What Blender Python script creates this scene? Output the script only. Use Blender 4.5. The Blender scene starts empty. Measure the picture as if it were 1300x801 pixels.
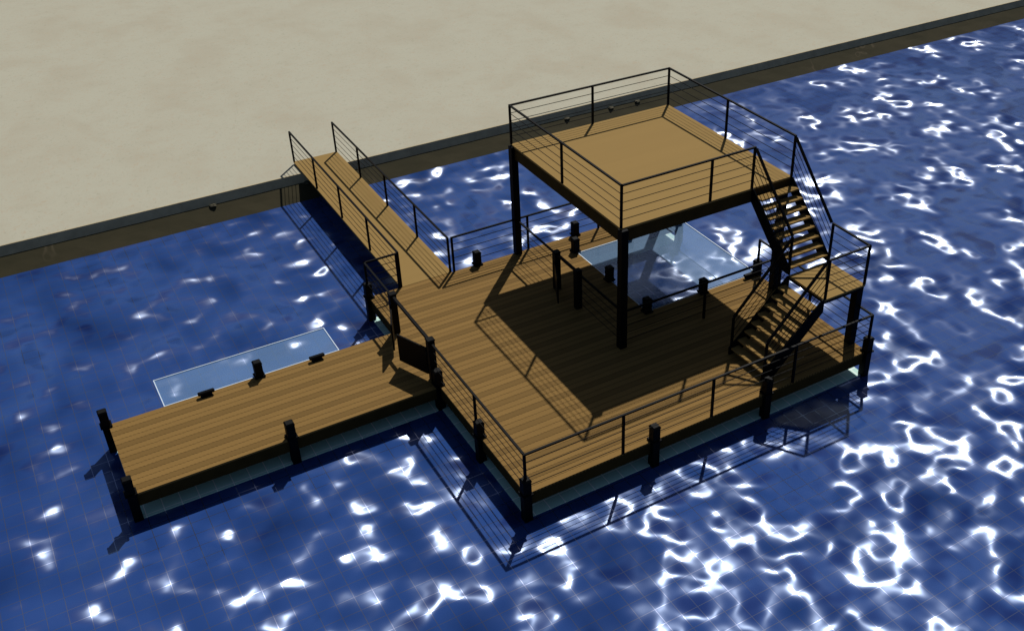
import bpy, bmesh, math, random
from mathutils import Vector, Matrix
random.seed(4)
sc = bpy.context.scene
COL = sc.collection

# ------------------------------------------------------------ camera
cam_d = bpy.data.cameras.new('camera')
cam = bpy.data.objects.new('camera', cam_d)
COL.objects.link(cam)
yaw, pitch, roll = 0.552072, 0.572609, -0.0015
fw = Vector((math.sin(yaw)*math.cos(pitch), math.cos(yaw)*math.cos(pitch), -math.sin(pitch)))
rt = Vector((math.cos(yaw), -math.sin(yaw), 0))
up = rt.cross(fw)
r2 = math.cos(roll)*rt + math.sin(roll)*up
u2 = -math.sin(roll)*rt + math.cos(roll)*up
M = Matrix((r2, u2, -fw)).transposed().to_4x4()
M.translation = Vector((-7.0987, -14.3250, 15.1735))
cam.matrix_world = M
cam_d.sensor_fit = 'HORIZONTAL'
cam_d.sensor_width = 36
cam_d.lens = 1330.71/1300*36
cam_d.shift_x = (650-757.9)/1300
cam_d.shift_y = (372.96-400.5)/1300
cam_d.clip_end = 2000
sc.camera = cam

# ------------------------------------------------------------ light
SUN = Vector((0.578, 0.577, 1)).normalized()
elev = math.asin(SUN.z)
w = bpy.data.worlds.new('World'); sc.world = w; w.use_nodes = True
nt = w.node_tree
sky = nt.nodes.new('ShaderNodeTexSky'); sky.sky_type = 'NISHITA'; sky.sun_disc = False
sky.sun_elevation = elev
sky.sun_rotation = math.atan2(SUN.x, SUN.y)
nt.links.new(sky.outputs[0], nt.nodes['Background'].inputs[0])
nt.nodes['Background'].inputs[1].default_value = 0.05
sl = bpy.data.lights.new('sun', 'SUN'); sl.energy = 5.0; sl.angle = math.radians(0.65); sl.color = (1, .965, .9)
so = bpy.data.objects.new('sun', sl); COL.objects.link(so)
so.rotation_euler = SUN.to_track_quat('Z', 'Y').to_euler(); so.location = (20, 20, 40)
sc.view_settings.view_transform = 'Standard'
sc.view_settings.look = 'None'
sc.view_settings.exposure = -0.3
sc.view_settings.gamma = 1
sc.view_settings.use_curve_mapping = False

# ------------------------------------------------------------ materials
class NT:
    def __init__(s, name):
        s.m = bpy.data.materials.new(name); s.m.use_nodes = True
        s.t = s.m.node_tree; s.b = s.t.nodes['Principled BSDF']
    def n(s, k, **kw):
        x = s.t.nodes.new(k)
        for a, v in kw.items(): setattr(x, a, v)
        return x
    def l(s, a, b): s.t.links.new(a, b)
    def put(s, sock, v):
        if isinstance(v, (int, float)): sock.default_value = v
        elif isinstance(v, tuple): sock.default_value = v
        else: s.l(v, sock)
    def math(s, op, a, b=0.0, c=0.0):
        x = s.n('ShaderNodeMath', operation=op)
        s.put(x.inputs[0], a); s.put(x.inputs[1], b); s.put(x.inputs[2], c)
        return x.outputs[0]
    def mix(s, f, a, b):
        x = s.n('ShaderNodeMix', data_type='RGBA')
        s.put(x.inputs[0], f); s.put(x.inputs[6], a); s.put(x.inputs[7], b)
        return x.outputs[2]
    def pos(s, sc_=(1, 1, 1)):
        g = s.n('ShaderNodeNewGeometry')
        v = s.n('ShaderNodeVectorMath', operation='MULTIPLY'); s.l(g.outputs['Position'], v.inputs[0])
        v.inputs[1].default_value = sc_
        return v.outputs[0]
    def noise(s, vec, scale, detail=3, rough=.5, dist=0):
        x = s.n('ShaderNodeTexNoise'); s.l(vec, x.inputs['Vector'])
        x.inputs['Scale'].default_value = scale; x.inputs['Detail'].default_value = detail
        x.inputs['Roughness'].default_value = rough; x.inputs['Distortion'].default_value = dist
        return x.outputs[0]
    def ramp(s, v, a, b, to0=0.0, to1=1.0, smooth=True):
        x = s.n('ShaderNodeMapRange'); x.interpolation_type = 'SMOOTHSTEP' if smooth else 'LINEAR'
        s.put(x.inputs[0], v)
        for i, q in enumerate((a, b, to0, to1)): x.inputs[i+1].default_value = q
        return x.outputs[0]
    def xyz(s, v):
        x = s.n('ShaderNodeSeparateXYZ'); s.l(v, x.inputs[0]); return x.outputs
    def bump(s, h, strength, dist):
        x = s.n('ShaderNodeBump'); x.inputs['Strength'].default_value = strength
        x.inputs['Distance'].default_value = dist; s.l(h, x.inputs['Height']); s.l(x.outputs[0], s.b.inputs['Normal'])
        return x
    def set(s, col=None, rough=.5, metal=0, spec=.5):
        if col is not None: s.put(s.b.inputs['Base Color'], col if not isinstance(col, tuple) or len(col) == 4 else (*col, 1))
        s.put(s.b.inputs['Roughness'], rough); s.b.inputs['Metallic'].default_value = metal
        s.b.inputs['Specular IOR Level'].default_value = spec

def grid_mask(N, half=.008):
    p = N.xyz(N.pos())
    a = N.math('ABSOLUTE', N.math('SUBTRACT', N.math('FRACT', N.math('DIVIDE', N.math('SUBTRACT', p[0], .93-.18335), .3667)), .5))
    b = N.math('ABSOLUTE', N.math('SUBTRACT', N.math('FRACT', N.math('DIVIDE', N.math('SUBTRACT', p[1], 4.32-.18335), .3667)), .5))
    m = N.math('MINIMUM', a, b)
    return N.math('LESS_THAN', m, half/.3667)

def mat_wood(name, base, planks=True):
    N = NT(name)
    P = N.pos()
    x, y, z = N.xyz(P)
    g1 = N.noise(N.pos((.09, 2.3, 2.3)), 1.0, 3, .6)
    g2 = N.noise(N.pos((1.1, 36, 36)), 1.0, 3, .6)
    base4 = (*base, 1)
    lo = tuple(c*.66 for c in base)+(1,)
    hi = tuple(c*1.2 for c in base)+(1,)
    if planks:
        bw = .1684
        u = N.math('DIVIDE', N.math('ADD', y, .18), bw)
        board = N.math('FLOOR', u)
        wn = N.n('ShaderNodeTexWhiteNoise', noise_dimensions='1D'); N.l(board, wn.inputs['W'])
        third = N.math('LESS_THAN', N.math('FRACT', N.math('DIVIDE', N.math('ADD', board, .5), 3)), .33)
        c = N.mix(N.math('MULTIPLY_ADD', third, .60, N.math('MULTIPLY', wn.outputs[0], .16)), tuple(v*1.08 for v in base)+(1,), tuple(v*.60 for v in base)+(1,))
        c = N.mix(N.math('MULTIPLY', N.ramp(g1, .3, .7), .25), c, tuple(v*.75 for v in base)+(1,))
        c = N.mix(N.math('MULTIPLY', N.ramp(g2, .45, .7), .18), c, tuple(v*.55 for v in base)+(1,))
        fr = N.math('ABSOLUTE', N.math('SUBTRACT', N.math('FRACT', u), .5))
        gap = N.math('GREATER_THAN', fr, .5-.08)
        dash = N.math('GREATER_THAN', N.math('FRACT', N.math('ADD', N.math('DIVIDE', x, .085), N.math('MULTIPLY', board, .37))), .5)
        gm = N.math('MULTIPLY', gap, N.math('MULTIPLY_ADD', dash, .66, .08))
        c = N.mix(gm, c, tuple(v*.14 for v in base)+(1,))
        N.bump(N.math('SUBTRACT', N.math('MULTIPLY', g2, .15), gap), .4, .003)
    else:
        c = N.mix(N.ramp(g1, .3, .7), tuple(v*.98 for v in base)+(1,), tuple(v*1.02 for v in base)+(1,))
        c = N.mix(N.math('MULTIPLY', N.ramp(g2, .5, .75), .04), c, tuple(v*.7 for v in base)+(1,))
        N.bump(g2, .06, .001)
    N.set(c, .8, 0, .06)
    return N.m

def mat_plain(name, col, rough=.5, metal=0, spec=.5, var=.15, scale=6):
    N = NT(name)
    n = N.noise(N.pos(), scale, 4, .6)
    c = N.mix(N.ramp(n, .3, .7), tuple(v*(1-var) for v in col)+(1,), tuple(v*(1+var) for v in col)+(1,))
    N.set(c, rough, metal, spec)
    return N.m

WOOD = mat_wood('deck_boards', (.215, .127, .040))
TAN = mat_wood('smooth_boards', (.265, .170, .058), False)
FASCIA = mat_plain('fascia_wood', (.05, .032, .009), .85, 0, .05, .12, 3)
TREAD = mat_plain('tread_wood', (.24, .15, .05), .85, 0, .05, .1, 8)
BLACK = mat_plain('black_metal', (.003, .003, .0033), .5, 0, .05, .2, 20)
PILE = mat_plain('black_pile', (.0035, .0035, .0035), .6, 0, .08, .3, 25)
WHITE = mat_plain('white_trim', (.6, .7, .8), .4, 0, .4, .03)

def mat_water():
    N = NT('lake_water')
    P = N.pos()
    n1 = N.noise(N.pos((.92, 1.0, 1)), 1.55, .8, .42, .18)      # main swell, tilts along one diagonal
    n2 = N.noise(N.pos((1.0, .8, 1)), .8, 1.0, .4, .3)         # cross swell
    big = N.noise(P, .11, 1, .4)
    a = N.math('MULTIPLY', N.math('SUBTRACT', n1, .5), 1.42)
    b = N.math('MULTIPLY', N.math('SUBTRACT', n2, .5), 1.3)
    nx_ = N.math('ADD', N.math('MULTIPLY', a, .74), N.math('MULTIPLY', b, .66))
    ny_ = N.math('ADD', N.math('MULTIPLY', a, -.66), N.math('MULTIPLY_ADD', b, .74, -.03))
    cmb = N.n('ShaderNodeCombineXYZ'); N.l(nx_, cmb.inputs[0]); N.l(ny_, cmb.inputs[1]); cmb.inputs[2].default_value = 1
    nm = N.n('ShaderNodeVectorMath', operation='NORMALIZE'); N.l(cmb.outputs[0], nm.inputs[0])
    N.l(nm.outputs[0], N.b.inputs['Normal'])
    c = N.mix(N.ramp(n1, .52, .74), (.019, .056, .205, 1), (.010, .025, .125, 1))  # ripple shading painted into the colour, darker where the swell noise is high
    c = N.mix(N.math('MULTIPLY', N.ramp(big, .35, .65), .35), c, (.014, .040, .170, 1))
    gm = grid_mask(N, .0065)
    c = N.mix(N.math('MULTIPLY', gm, .9), c, (.24, .27, .40, 1))
    N.set(c, N.math('MULTIPLY_ADD', gm, -.10, .25), 0, .8)
    N.l(N.math('MULTIPLY', gm, .86), N.b.inputs['Metallic'])
    N.b.inputs['Specular Tint'].default_value = (.50, .66, 1, 1)
    N.b.inputs['IOR'].default_value = 1.33
    return N.m

def mat_teal_water():
    N = NT('painted_teal_water')
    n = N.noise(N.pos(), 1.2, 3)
    c = N.mix(n, (.46, .68, .62, 1), (.50, .74, .68, 1))  # teal of the deck's reflection on the water, painted as base colour
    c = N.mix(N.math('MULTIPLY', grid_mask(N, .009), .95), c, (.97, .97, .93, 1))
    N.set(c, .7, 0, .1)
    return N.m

def mat_sand():
    N = NT('beige_sand')
    big = N.noise(N.pos((1, .7, 1)), .38, 3, .55, .3)
    mid = N.noise(N.pos((.7, 1, 1)), 1.3, 5, .65)
    fine = N.noise(N.pos(), 7, 4, .8)
    c = N.mix(N.ramp(big, .42, .72), (.408, .392, .308, 1), (.386, .358, .275, 1))
    c = N.mix(N.math('MULTIPLY', N.ramp(mid, .45, .75), .3), c, (.36, .32, .24, 1))
    c = N.mix(N.math('MULTIPLY', N.ramp(fine, .55, .66), .6), c, (.39, .31, .22, 1))
    c = N.mix(N.math('MULTIPLY', N.ramp(fine, .43, .33), .5), c, (.28, .26, .19, 1))
    N.set(c, .95, 0, .1)
    N.bump(N.math('MULTIPLY_ADD', fine, .5, mid), .25, .02)
    return N.m

def mat_bank():
    N = NT('wet_bank')
    n = N.noise(N.pos((.6, 1, 1)), 1.1, 4, .6)
    c = N.mix(N.ramp(n, .3, .7), (.040, .036, .019, 1), (.053, .045, .024, 1))
    r = N.noise(N.pos(), .9, 1.0, .4, .8)
    glint_ring = N.math('SUBTRACT', 1, N.ramp(N.math('ABSOLUTE', N.math('SUBTRACT', r, .60)), 0, .03))
    k = N.ramp(N.noise(N.pos(), .35, 1), .5, .62)
    c = N.mix(N.math('MULTIPLY', N.math('MULTIPLY', glint_ring, k), .7), c, (.10, .08, .05, 1))  # wet caustic glints painted as pale rings in the base colour
    N.set(c, .85, 0, .1)
    N.bump(n, .3, .04)
    return N.m

def mat_pane():
    N = NT('pale_blue_pane')
    N.t.nodes.remove(N.b)
    out = N.t.nodes['Material Output']
    tr = N.n('ShaderNodeBsdfTransparent')
    gl = N.n('ShaderNodeBsdfGlossy'); gl.inputs['Color'].default_value = (.8, .9, 1, 1); gl.inputs['Roughness'].default_value = .16
    df = N.n('ShaderNodeBsdfDiffuse'); df.inputs['Color'].default_value = (.24, .42, .68, 1)
    m1 = N.n('ShaderNodeMixShader'); m1.inputs[0].default_value = .72
    N.l(gl.outputs[0], m1.inputs[1]); N.l(df.outputs[0], m1.inputs[2])
    m2 = N.n('ShaderNodeMixShader'); m2.inputs[0].default_value = .23
    N.l(tr.outputs[0], m2.inputs[1]); N.l(m1.outputs[0], m2.inputs[2])
    N.l(m2.outputs[0], out.inputs['Surface'])
    return N.m

WATER, FLOAT, SAND, BANK, PANE = mat_water(), mat_teal_water(), mat_sand(), mat_bank(), mat_pane()  # FLOAT is the painted teal water of the added sheet under the docks
SLATE = mat_plain('slate_wall', (.42, .35, .22), .9, 0, .05, .12, 2.5)
ROCK = mat_plain('dark_rock', (.075, .066, .04), .9, 0, .3, .4, 12)

# ------------------------------------------------------------ mesh helpers
def box(bm, a, b, bevel=0):
    a, b = Vector(a), Vector(b)
    r = bmesh.ops.create_cube(bm, size=1)
    for v in r['verts']:
        v.co = Vector(((a[i]+b[i])/2 + v.co[i]*(b[i]-a[i]) for i in range(3)))
    if bevel:
        es = {e for v in r['verts'] for e in v.link_edges}
        bmesh.ops.bevel(bm, geom=list(es), offset=bevel, segments=1, affect='EDGES')
def bar(bm, a, b, w_, h_=None):
    """square bar from a to b; w_ is the horizontal width, h_ the other"""
    h_ = h_ or w_
    a, b = Vector(a), Vector(b); d = (b-a).normalized()
    side = d.cross(Vector((0, 0, 1)))
    if side.length < 1e-3: side = Vector((1, 0, 0))
    side.normalize(); u = side.cross(d).normalized()
    vs = []
    for p in (a, b):
        for i, j in ((-1, -1), (1, -1), (1, 1), (-1, 1)):
            vs.append(bm.verts.new(p+side*i*w_/2+u*j*h_/2))
    for f in ((3, 2, 1, 0), (4, 5, 6, 7), (0, 1, 5, 4), (1, 2, 6, 5), (2, 3, 7, 6), (3, 0, 4, 7)):
        bm.faces.new([vs[i] for i in f])
def tube(bm, a, b, r, n=6):
    a, b = Vector(a), Vector(b); d = (b-a).normalized()
    s = d.cross(Vector((0, 0, 1)))
    if s.length < 1e-3: s = Vector((1, 0, 0))
    s.normalize(); u = s.cross(d)
    R = [[bm.verts.new(p+(s*math.cos(t)+u*math.sin(t))*r) for t in (2*math.pi*i/n for i in range(n))] for p in (a, b)]
    for i in range(n): bm.faces.new((R[0][i], R[0][(i+1) % n], R[1][(i+1) % n], R[1][i]))
    bm.faces.new(R[0][::-1]); bm.faces.new(R[1])
def prism(bm, pts, z0, z1):
    lo = [bm.verts.new((x, y, z0)) for x, y in pts]; hi = [bm.verts.new((x, y, z1)) for x, y in pts]
    bm.faces.new(lo[::-1]); bm.faces.new(hi)
    n = len(pts)
    for i in range(n): bm.faces.new((lo[i], lo[(i+1) % n], hi[(i+1) % n], hi[i]))
def obj(name, bm, mat, parent=None):
    bmesh.ops.recalc_face_normals(bm, faces=bm.faces)
    me = bpy.data.meshes.new(name); bm.to_mesh(me); bm.free(); me.materials.append(mat)
    o = bpy.data.objects.new(name, me); COL.objects.link(o)
    if parent is not None:
        o.parent = parent
        o.matrix_parent_inverse = Matrix.Translation(-parent.location)
    return o
def tag(o, label, cat, group=None):
    o['label'] = label; o['category'] = cat
    if group: o['group'] = group
    return o
def thing(name, loc, label, cat, group=None):
    o = bpy.data.objects.new(name, None); COL.objects.link(o); o.location = loc; o.empty_display_size = .2
    return tag(o, label, cat, group)
def struct(name, bm, mat):
    o = obj(name, bm, mat); o['kind'] = 'structure'; return o

WZ = -.70
# ------------------------------------------------------------ setting
bm = bmesh.new(); box(bm, (-300, -300, WZ-.5), (400, 16.6, WZ)); struct('water', bm, WATER)
bm = bmesh.new(); box(bm, (-300, 17.12, -1.5), (400, 500, -.08)); struct('ground', bm, SAND)
bm = bmesh.new()          # wet bank falling from the wall's foot to below the water
nx = 300
prev = None
for i in range(nx+1):
    x = -60+160*i/nx
    j = .012*math.sin(x*1.7)+.012*math.sin(x*3.9+1)
    row = [bm.verts.new(p) for p in ((x, 16.95, -.33), (x, 16.68, -.50+j*.4), (x, 16.36+j*.5, WZ+.006), (x, 16.0, -.95))]
    if prev:
        for k in range(3): bm.faces.new((prev[k], prev[k+1], row[k+1], row[k]))
    prev = row
struct('bank', bm, BANK)
bm = bmesh.new()
A = [bm.verts.new((-60, y, z)) for y, z in ((17.118, -.074), (17.07, -.074), (16.935, -.34), (16.935, -1.3), (17.118, -1.3))]
B = [bm.verts.new((100, v.co.y, v.co.z)) for v in A]
bm.faces.new(A); bm.faces.new(B[::-1])
for i in range(5): bm.faces.new((A[i], B[i], B[(i+1) % 5], A[(i+1) % 5]))
tag(obj('retaining_wall', bm, SLATE), 'low slate grey retaining wall along the edge of the sand', 'wall')
RK = [(-2.04, 'small dark stone at the wall foot, leftmost, out on the open bank'), (.98, 'dark stone at the wall foot just left of the gangway'),
      (10.84, 'dark stone at the wall foot behind the platform railing, left one of three'), (12.75, 'dark stone at the wall foot behind the platform railing, middle one of three'),
      (13.95, 'dark stone at the wall foot behind the platform railing, right one of three')]
for i, (x, lab) in enumerate(RK):
    bm = bmesh.new(); bmesh.ops.create_icosphere(bm, subdivisions=3, radius=1)
    for v in bm.verts:
        n = v.co.copy(); k = 1+.13*math.sin(n.x*5+i)+.1*math.sin(n.y*6+n.z*4+i*2)
        v.co = Vector((n.x*.115*k, n.y*.09*k, n.z*.045*k))
    o = obj('rock', bm, ROCK); o.location = (x, 16.9, -.35)
    tag(o, lab, 'rock', 'dark stones at the foot of the wall')

# ------------------------------------------------------------ docks
MAIN = [(0, 0), (9.52, 0), (9.52, 4.3), (5.9, 4.3), (5.9, 7.86), (9.52, 7.86), (9.52, 8.77), (0, 8.77)]
def inset(poly, d):
    n = len(poly); out = []
    for i in range(n):
        p0, p1, p2 = (Vector(poly[i-1]), Vector(poly[i]), Vector(poly[(i+1) % n]))
        e1 = (p1-p0).normalized(); e2 = (p2-p1).normalized()
        n1 = Vector((-e1.y, e1.x)); n2 = Vector((-e2.y, e2.x))
        out.append(tuple(p1+d*(n1+n2)))
    return out
def dock(name, poly, lab, cat):
    t = thing(name, (poly[0][0], poly[0][1], WZ), lab, cat)
    bm = bmesh.new(); prism(bm, poly, -.045, 0); obj('decking', bm, WOOD, t)
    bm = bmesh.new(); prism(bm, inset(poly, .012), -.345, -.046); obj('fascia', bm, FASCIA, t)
    bm = bmesh.new(); prism(bm, inset(poly, .0), WZ-.3, WZ+.02); obj('added_water_sheet', bm, FLOAT, t)  # added sheet, stands in for teal water reflecting the deck underside
    return t
dock('floating_dock', MAIN, 'wide U-shaped wooden floating dock below the raised platform', 'dock')
dock('finger_pier', [(-6.9, 4.25), (-.004, 4.25), (-.004, 6.88), (-6.9, 6.88)], 'narrow wooden finger pier without railings reaching left from the dock', 'pier')

# raised platform
UX0, UX1, UY0, UY1, UZ = 4.44, 9.56, 3.35, 8.79, 3.35
t = thing('raised_platform', (UX0, UY0, 0), 'square tan upper deck on tall black columns above the dock', 'platform')
bm = bmesh.new(); box(bm, (UX0, UY0, UZ-.05), (UX1, UY1, UZ)); obj('decking', bm, TAN, t)
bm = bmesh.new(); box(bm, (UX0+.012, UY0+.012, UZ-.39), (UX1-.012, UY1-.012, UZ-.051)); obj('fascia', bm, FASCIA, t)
for x, y in ((UX0+.05, UY0-.02), (UX0+.015, UY1-.08), (UX1-.11, UY1-.12), (UX1-.12, UY0+.13)):
    bm = bmesh.new()
    yy = y
    box(bm, (x-.095, yy-.095, .003), (x+.095, yy+.095, UZ-.392 if x > UX1-1 else UZ-.03), .006)
    obj('column', bm, BLACK, t)

# gangway
GX0, GX1, GY0, GY1 = .92, 2.42, 8.775, 17.9
t = thing('gangway', (GX0, GY0, 0), 'straight tan gangway deck leading from the dock to the sand', 'gangway')
bm = bmesh.new(); box(bm, (GX0, GY0, -.05), (GX1, GY1, .004)); obj('decking', bm, TAN, t)
for x in (GX0+.05, GX1-.05):
    bm = bmesh.new(); box(bm, (x-.03, GY0+.01, -.074), (x+.03, GY1-.02, -.051)); obj('beam', bm, BLACK, t)

# ------------------------------------------------------------ pilings
def piling_mesh(low, head):
    bm = bmesh.new(); h = .095
    box(bm, (-h, -h, low), (h, h, .37), .012)
    # chamfered cap and a collar round the deck edge
    lo = [bm.verts.new((sx*.10, sy*.10, .371)) for sx, sy in ((-1, -1), (1, -1), (1, 1), (-1, 1))]
    mi = [bm.verts.new((sx*.10, sy*.10, .395)) for sx, sy in ((-1, -1), (1, -1), (1, 1), (-1, 1))]
    hi = [bm.verts.new((sx*.075, sy*.075, .43)) for sx, sy in ((-1, -1), (1, -1), (1, 1), (-1, 1))]
    bm.faces.new(lo[::-1]); bm.faces.new(hi)
    for A, B in ((lo, mi), (mi, hi)):
        for i in range(4): bm.faces.new((A[i], A[(i+1) % 4], B[(i+1) % 4], B[i]))
    return bm
def piling(x, y, lab):
    t = thing('piling', (x, y, WZ), lab, 'piling', 'square black pilings round the docks')
    o = obj('shaft', piling_mesh(-1.6, .43), PILE, None); o.location = (x, y, 0)
    o.parent = t; o.matrix_parent_inverse = Matrix.Translation(-t.location)
    bm = bmesh.new(); box(bm, (x-.125, y-.125, .006), (x+.125, y+.125, .05), .008)
    obj('collar', bm, BLACK, t)
for x, y, lab in (
    (0, 0, 'black piling at the near corner of the railed wide dock'),
    (3.2, 0, 'black piling on the near long side of the dock, next right of the near corner'),
    (6.36, 0, 'black piling on the near long side of the dock below the foot of the stairs'),
    (9.52, 0, 'black piling at the right hand corner of the dock below the landing'),
    (0, 2.15, 'black piling halfway between the near corner and the finger pier'),
    (0, 4.33, 'black piling in the inner angle where the finger pier meets the near side'),
    (0, 8.76, 'black piling at the left corner of the dock beside the gangway'),
    (-6.93, 4.3, 'black piling at the near corner of the finger pier tip'),
    (-3.54, 4.3, 'black piling halfway along the near edge of the finger pier'),
    (-6.95, 6.86, 'black piling at the far corner of the finger pier tip'),
    (-3.49, 6.88, 'black piling between the two cleats on the far edge of the finger pier'),
    (3.2, 8.76, 'short black piling head on the back edge between gangway and left column'),
    (6.37, 8.76, 'short black piling head on the dock back edge left of the boat slip'),
    (5.9, 7.95, 'short black piling head at the back left corner of the boat slip'),
    (5.9, 6.13, 'short black piling head halfway along the left edge of the boat slip'),
    (5.9, 4.3, 'short black piling head at the near left corner of the boat slip'),
    (7.69, 4.28, 'short black piling head midway along the near edge of the boat slip'),
    (9.52, 4.27, 'black piling head at the near right corner of the boat slip'),
    (7.7, 7.88, 'piling inside the boat slip seen through the pale pane, left one'),
    (9.5, 7.9, 'piling at the mouth of the boat slip below the far platform corner')):
    piling(x, y, lab)

# cleats
def cleat(x, y, lab):
    t = thing('cleat', (x, y, 0), lab, 'cleat', 'black mooring cleats')
    bm = bmesh.new(); box(bm, (x-.13, y-.06, .002), (x+.13, y+.06, .022), .004); box(bm, (x-.09, y-.035, .022), (x+.09, y+.035, .062)); obj('base', bm, BLACK, t)
    bm = bmesh.new(); box(bm, (x-.19, y-.055, .063), (x+.19, y+.055, .135), .02); obj('horn', bm, BLACK, t)
cleat(-4.75, 6.78, 'black cleat on the far pier edge nearer the pier tip')
cleat(-2.1, 6.78, 'black cleat on the far pier edge nearer the wide dock')
cleat(9.22, 4.22, 'black cleat beside the piling at the near right corner of the slip')

# ------------------------------------------------------------ mooring panes
def pane(x0, y0, x1, y1, lab):
    t = thing('slip_pane', (x0, y0, -.03), lab, 'glass pane', 'pale blue panes over the mooring places')
    e = .02
    bm = bmesh.new(); box(bm, (x0+e, y0+e, -.028), (x1-e, y1-e, -.014)); obj('pane', bm, PANE, t)
    bm = bmesh.new()
    box(bm, (x0, y0, -.03), (x1, y0+e, -.002)); box(bm, (x0, y1-e, -.03), (x1, y1, -.002))
    box(bm, (x0, y0+e, -.03), (x0+e, y1-e, -.002)); box(bm, (x1-e, y0+e, -.03), (x1, y1-e, -.002))
    obj('frame', bm, WHITE, t)
pane(5.905, 4.31, 9.55, 7.85, 'large white edged translucent blue pane filling the boat slip')
pane(-5.69, 6.89, -1.5, 8.04, 'narrow white edged translucent blue pane behind the finger pier')

# ------------------------------------------------------------ railings
RH = 1.07
def railing(runs, lab, group='black cable railings', rh=RH, rail_w=.048):
    """runs: list of (points, post flags); points (x, y, z)"""
    p0 = runs[0][0][0]
    t = thing('railing', p0, lab, 'railing', group)
    for pts, flags in runs:
        for p, f in zip(pts, flags):
            if f:
                bm = bmesh.new(); x, y, z = p
                box(bm, (x-.026, y-.026, z+.003), (x+.026, y+.026, z+rh-.022)); obj('post', bm, BLACK, t)
        # merge collinear points into straight spans
        i = 0
        while i < len(pts)-1:
            j = i+1
            d = (Vector(pts[j])-Vector(pts[i])).normalized()
            while j+1 < len(pts) and (Vector(pts[j+1])-Vector(pts[j])).normalized().dot(d) > .9999: j += 1
            a, b = Vector(pts[i]), Vector(pts[j]); ext = d*.024
            U_ = Vector((0, 0, rh))
            bm = bmesh.new(); bar(bm, a+U_-ext*(1 if j else 0), b+U_+ext*.98, rail_w, .042); obj('top_rail', bm, BLACK, t)
            for k in range(1, 5):
                u = Vector((0, 0, rh*k/5)); bm = bmesh.new(); tube(bm, a+u, b+u, .0088); obj('cable', bm, BLACK, t)
            i = j
    return t
W, YL = 9.515, 8.76
railing([([(W*k/4, 0, 0) for k in range(5)], (1, 1, 1, 1, 1))], 'railing along the near long edge of the dock')
railing([([(0, .03, 0), (0, 2.28, 0), (0, 4.5, 0)], (0, 1, 0))], 'railing on the left dock edge from the near corner to the gate')
railing([([(0, 6.95, 0), (0, YL, 0), (.87, YL, 0)], (0, 1, 1))], 'short corner railing between the double gate and the gangway')
railing([([(2.49, YL, 0), (4.82, YL, 0), (7.17, YL, 0), (W, YL, 0), (W, 7.9, 0)], (1, 1, 1, 1, 1))], 'railing along the back edge of the dock beyond the left column')
railing([([(W, .03, 0), (W, 2.14, 0), (W, 4.26, 0)], (0, 1, 1))], 'railing on the right dock edge behind the stairs and landing')
railing([([(GX0+.02, GY0+.03+k*2.27, 0) for k in range(5)], (1, 1, 1, 1, 1))], 'left hand railing of the gangway')
railing([([(GX1-.03, GY0+.03+k*2.27, 0) for k in range(5)], (1, 1, 1, 1, 1))], 'right hand railing of the gangway')
railing([([(8.28, 3.36, UZ), (7.0, 3.36, UZ), (4.45, 3.36, UZ), (4.45, 6.07, UZ), (4.45, 8.78, UZ), (7.0, 8.78, UZ), (9.55, 8.78, UZ), (9.55, 6.07, UZ), (9.55, 3.36, UZ)], (1,)*9)],
        'railing round all four sides of the raised platform', rh=1.1)
railing([([(4.47, 8.55, 0), (4.47, 6.6, 0)], (0, 0))], 'railing in the platform shade between the left column and the single gate')
railing([([(4.47, 5.3, 0), (4.47, 3.28, 0), (6.97, 3.28, 0), (9.46, 3.28, 0)], (0, 0, 1, 1))], 'railing in the platform shade turning the corner at the near column')
LZ = 1.70
LX0, LX1, LY0, LY1 = 8.27, 9.56, .42, 1.71
railing([([(LX0+.02, LY0+.02, LZ), (LX1-.02, LY0+.02, LZ), (LX1-.02, LY1-.01, LZ)], (1, 1, 1))], 'small railing round the outer corner of the stair landing')

# ------------------------------------------------------------ gates
def gate(x, ya, yb, leaves, lab, header=True):
    t = thing('gate', (x, ya, 0), lab, 'gate', 'black gates in the railings')
    for y in (ya, yb):
        bm = bmesh.new(); box(bm, (x-.085, y-.085, .004), (x+.085, y+.085, 1.12), .01); obj('post', bm, PILE, t)
        bm = bmesh.new(); box(bm, (x-.1, y-.1, 1.121), (x+.1, y+.1, 1.17), .02); obj('post_cap', bm, BLACK, t)
    bm = bmesh.new(); box(bm, (x-.04, min(ya, yb)+.101, 1.06), (x+.04, max(ya, yb)-.101, 1.12), .008); obj('top_rail', bm, BLACK, t)
    for hy, tip in leaves:
        a = Vector((x-.09, hy, 0)); b = Vector(tip).to_3d(); d = (b-a).normalized(); s = Vector((-d.y, d.x, 0))*.018
        bm = bmesh.new()
        pts = [a+s, a-s, b-s, b+s]
        prism(bm, [(p.x, p.y) for p in pts], .14, .90)
        lf = obj('gate_leaf', bm, BLACK, t)
        for z in (.3, .75):
            bm = bmesh.new(); tube(bm, (x-.09, hy, z-.05), (x-.09, hy, z+.05), .028, 10); obj('hinge', bm, PILE, lf)
        # hinges are children of the leaf; parent location is already world-aligned
gate(0, 4.58, 6.87, [(4.66, (-.45, 5.52)), (6.79, (-.42, 5.96))], 'black double gate with both solid leaves ajar at the head of the finger pier')
gate(4.47, 5.40, 6.50, [(6.42, (4.03, 5.67))], 'black single gate with its leaf ajar in the shade under the platform')

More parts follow.
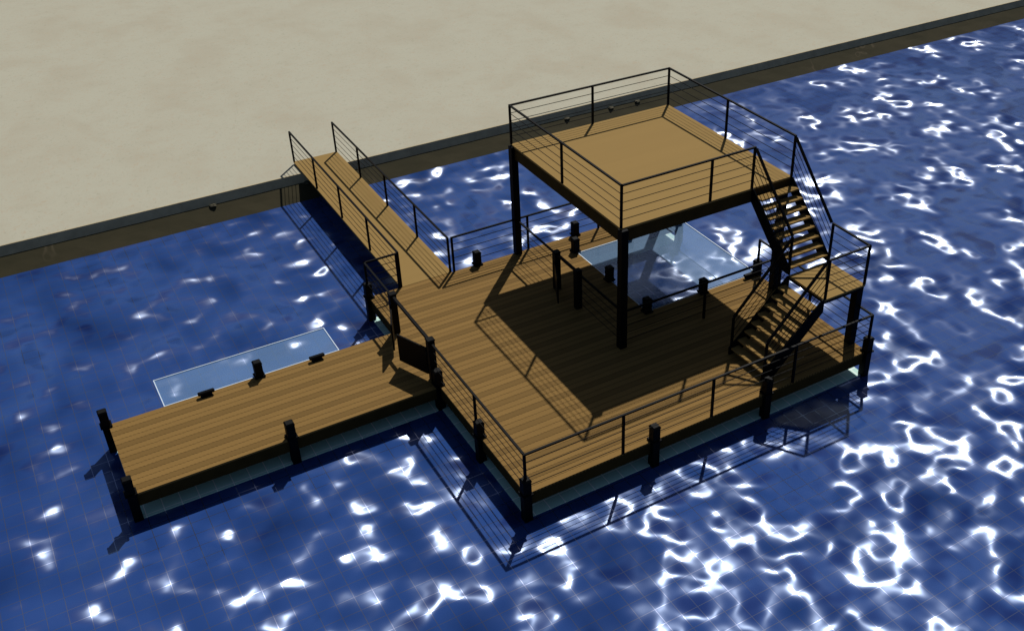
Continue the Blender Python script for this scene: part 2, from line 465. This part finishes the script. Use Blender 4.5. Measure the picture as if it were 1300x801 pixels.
# ------------------------------------------------------------ stairs and landing
t = thing('stair_landing', (LX1, LY0, 0), 'small square tan landing on one column between the two stair flights', 'landing')
bm = bmesh.new(); box(bm, (LX0, LY0, LZ-.05), (LX1, LY1, LZ)); obj('decking', bm, TAN, t)
bm = bmesh.new(); box(bm, (LX0+.015, LY0+.015, LZ-.13), (LX1-.015, LY1-.015, LZ-.051)); obj('frame', bm, BLACK, t)
bm = bmesh.new(); box(bm, (LX1-.22, LY0+.01, .003), (LX1-.02, LY0+.21, LZ-.131), .006); obj('column', bm, BLACK, t)

def stairs(axis, lab, foot, top, c0, c1, nr):
    """flight rising from foot (s, z) to top (s, z) along axis; c0..c1 is the width"""
    (s0, z0), (s1, z1) = foot, top
    P = (lambda s, c, z: (s, c, z)) if axis == 'x' else (lambda s, c, z: (c, s, z))
    t = thing('staircase', P(s0, (c0+c1)/2, z0), lab, 'stairs', 'flights of stairs')
    going = (s1-s0)/nr; rise = (z1-z0)/nr
    for k in range(1, nr):
        a = P(s0+going*(k-1)+.01, c0+.045, z0+rise*k-.045); b = P(s0+going*(k-1)+.255, c1-.045, z0+rise*k)
        bm = bmesh.new(); box(bm, a, b, .006); obj('tread', bm, TREAD, t)
    for c in (c0, c1-.042):
        bm = bmesh.new(); vs = []
        prof = [(s0-.03, z0+.003), (s0+.34, z0+.003), (s1, z1-.345), (s1, z1-.004), (s1-.06, z1+.0), (s0-.03, z0+.20), ]
        if z0 > .5: prof = [(s0+.0, z0+.003), (s0+.34, z0+.003), (s1-.001, z1-.36), (s1-.001, z1-.004), (s1-.06, z1), (s0, z0+.16)]
        A = [bm.verts.new(P(s, c, z)) for s, z in prof]; B = [bm.verts.new(P(s, c+.042, z)) for s, z in prof]
        bm.faces.new(A); bm.faces.new(B[::-1]); n = len(A)
        for i in range(n): bm.faces.new((A[i], B[i], B[(i+1) % n], A[(i+1) % n]))
        obj('stringer', bm, BLACK, t)
    return t
stairs('x', 'lower flight of open wooden steps from the dock up to the landing', (6.58, 0), (LX0-.002, LZ), LY0, LY1, 9)
stairs('y', 'upper flight of open wooden steps from the landing to the raised platform', (LY1+.002, LZ), (UY0-.002, UZ), LX0, LX1, 9)
def stair_rail(a, b, pa, pb, lab, za=0.0, zb=0.0):
    t = thing('handrail', a, lab, 'handrail', 'sloping handrails of the stairs')
    a, b = Vector(a), Vector(b)
    for p, f, z in ((a, pa, za), (b, pb, zb)):
        if f:
            bm = bmesh.new(); box(bm, (p.x-.026, p.y-.026, p.z+z), (p.x+.026, p.y+.026, p.z+RH-.02)); obj('post', bm, BLACK, t)
    bm = bmesh.new(); bar(bm, a+Vector((0, 0, RH)), b+Vector((0, 0, RH)), .055, .055); obj('top_rail', bm, BLACK, t)
    for k in range(1, 5):
        u = Vector((0, 0, RH*k/5)); bm = bmesh.new(); tube(bm, a+u, b+u, .0088); obj('cable', bm, BLACK, t)
stair_rail((6.62, LY1-.02, 0), (LX0-.03, LY1-.02, LZ), 1, 0, 'handrail on the inner side of the lower flight', .17)
stair_rail((6.62, LY0+.02, 0), (LX0-.03, LY0+.02, LZ), 1, 0, 'handrail on the outer side of the lower flight', .17)
stair_rail((LX0+.02, LY1+.04, LZ), (LX0+.02, UY0-.03, UZ), 1, 0, 'handrail on the left side of the upper flight', .15)
stair_rail((LX1-.02, LY1+.05, LZ), (LX1-.02, UY0-.03, UZ), 0, 0, 'handrail on the right side of the upper flight')
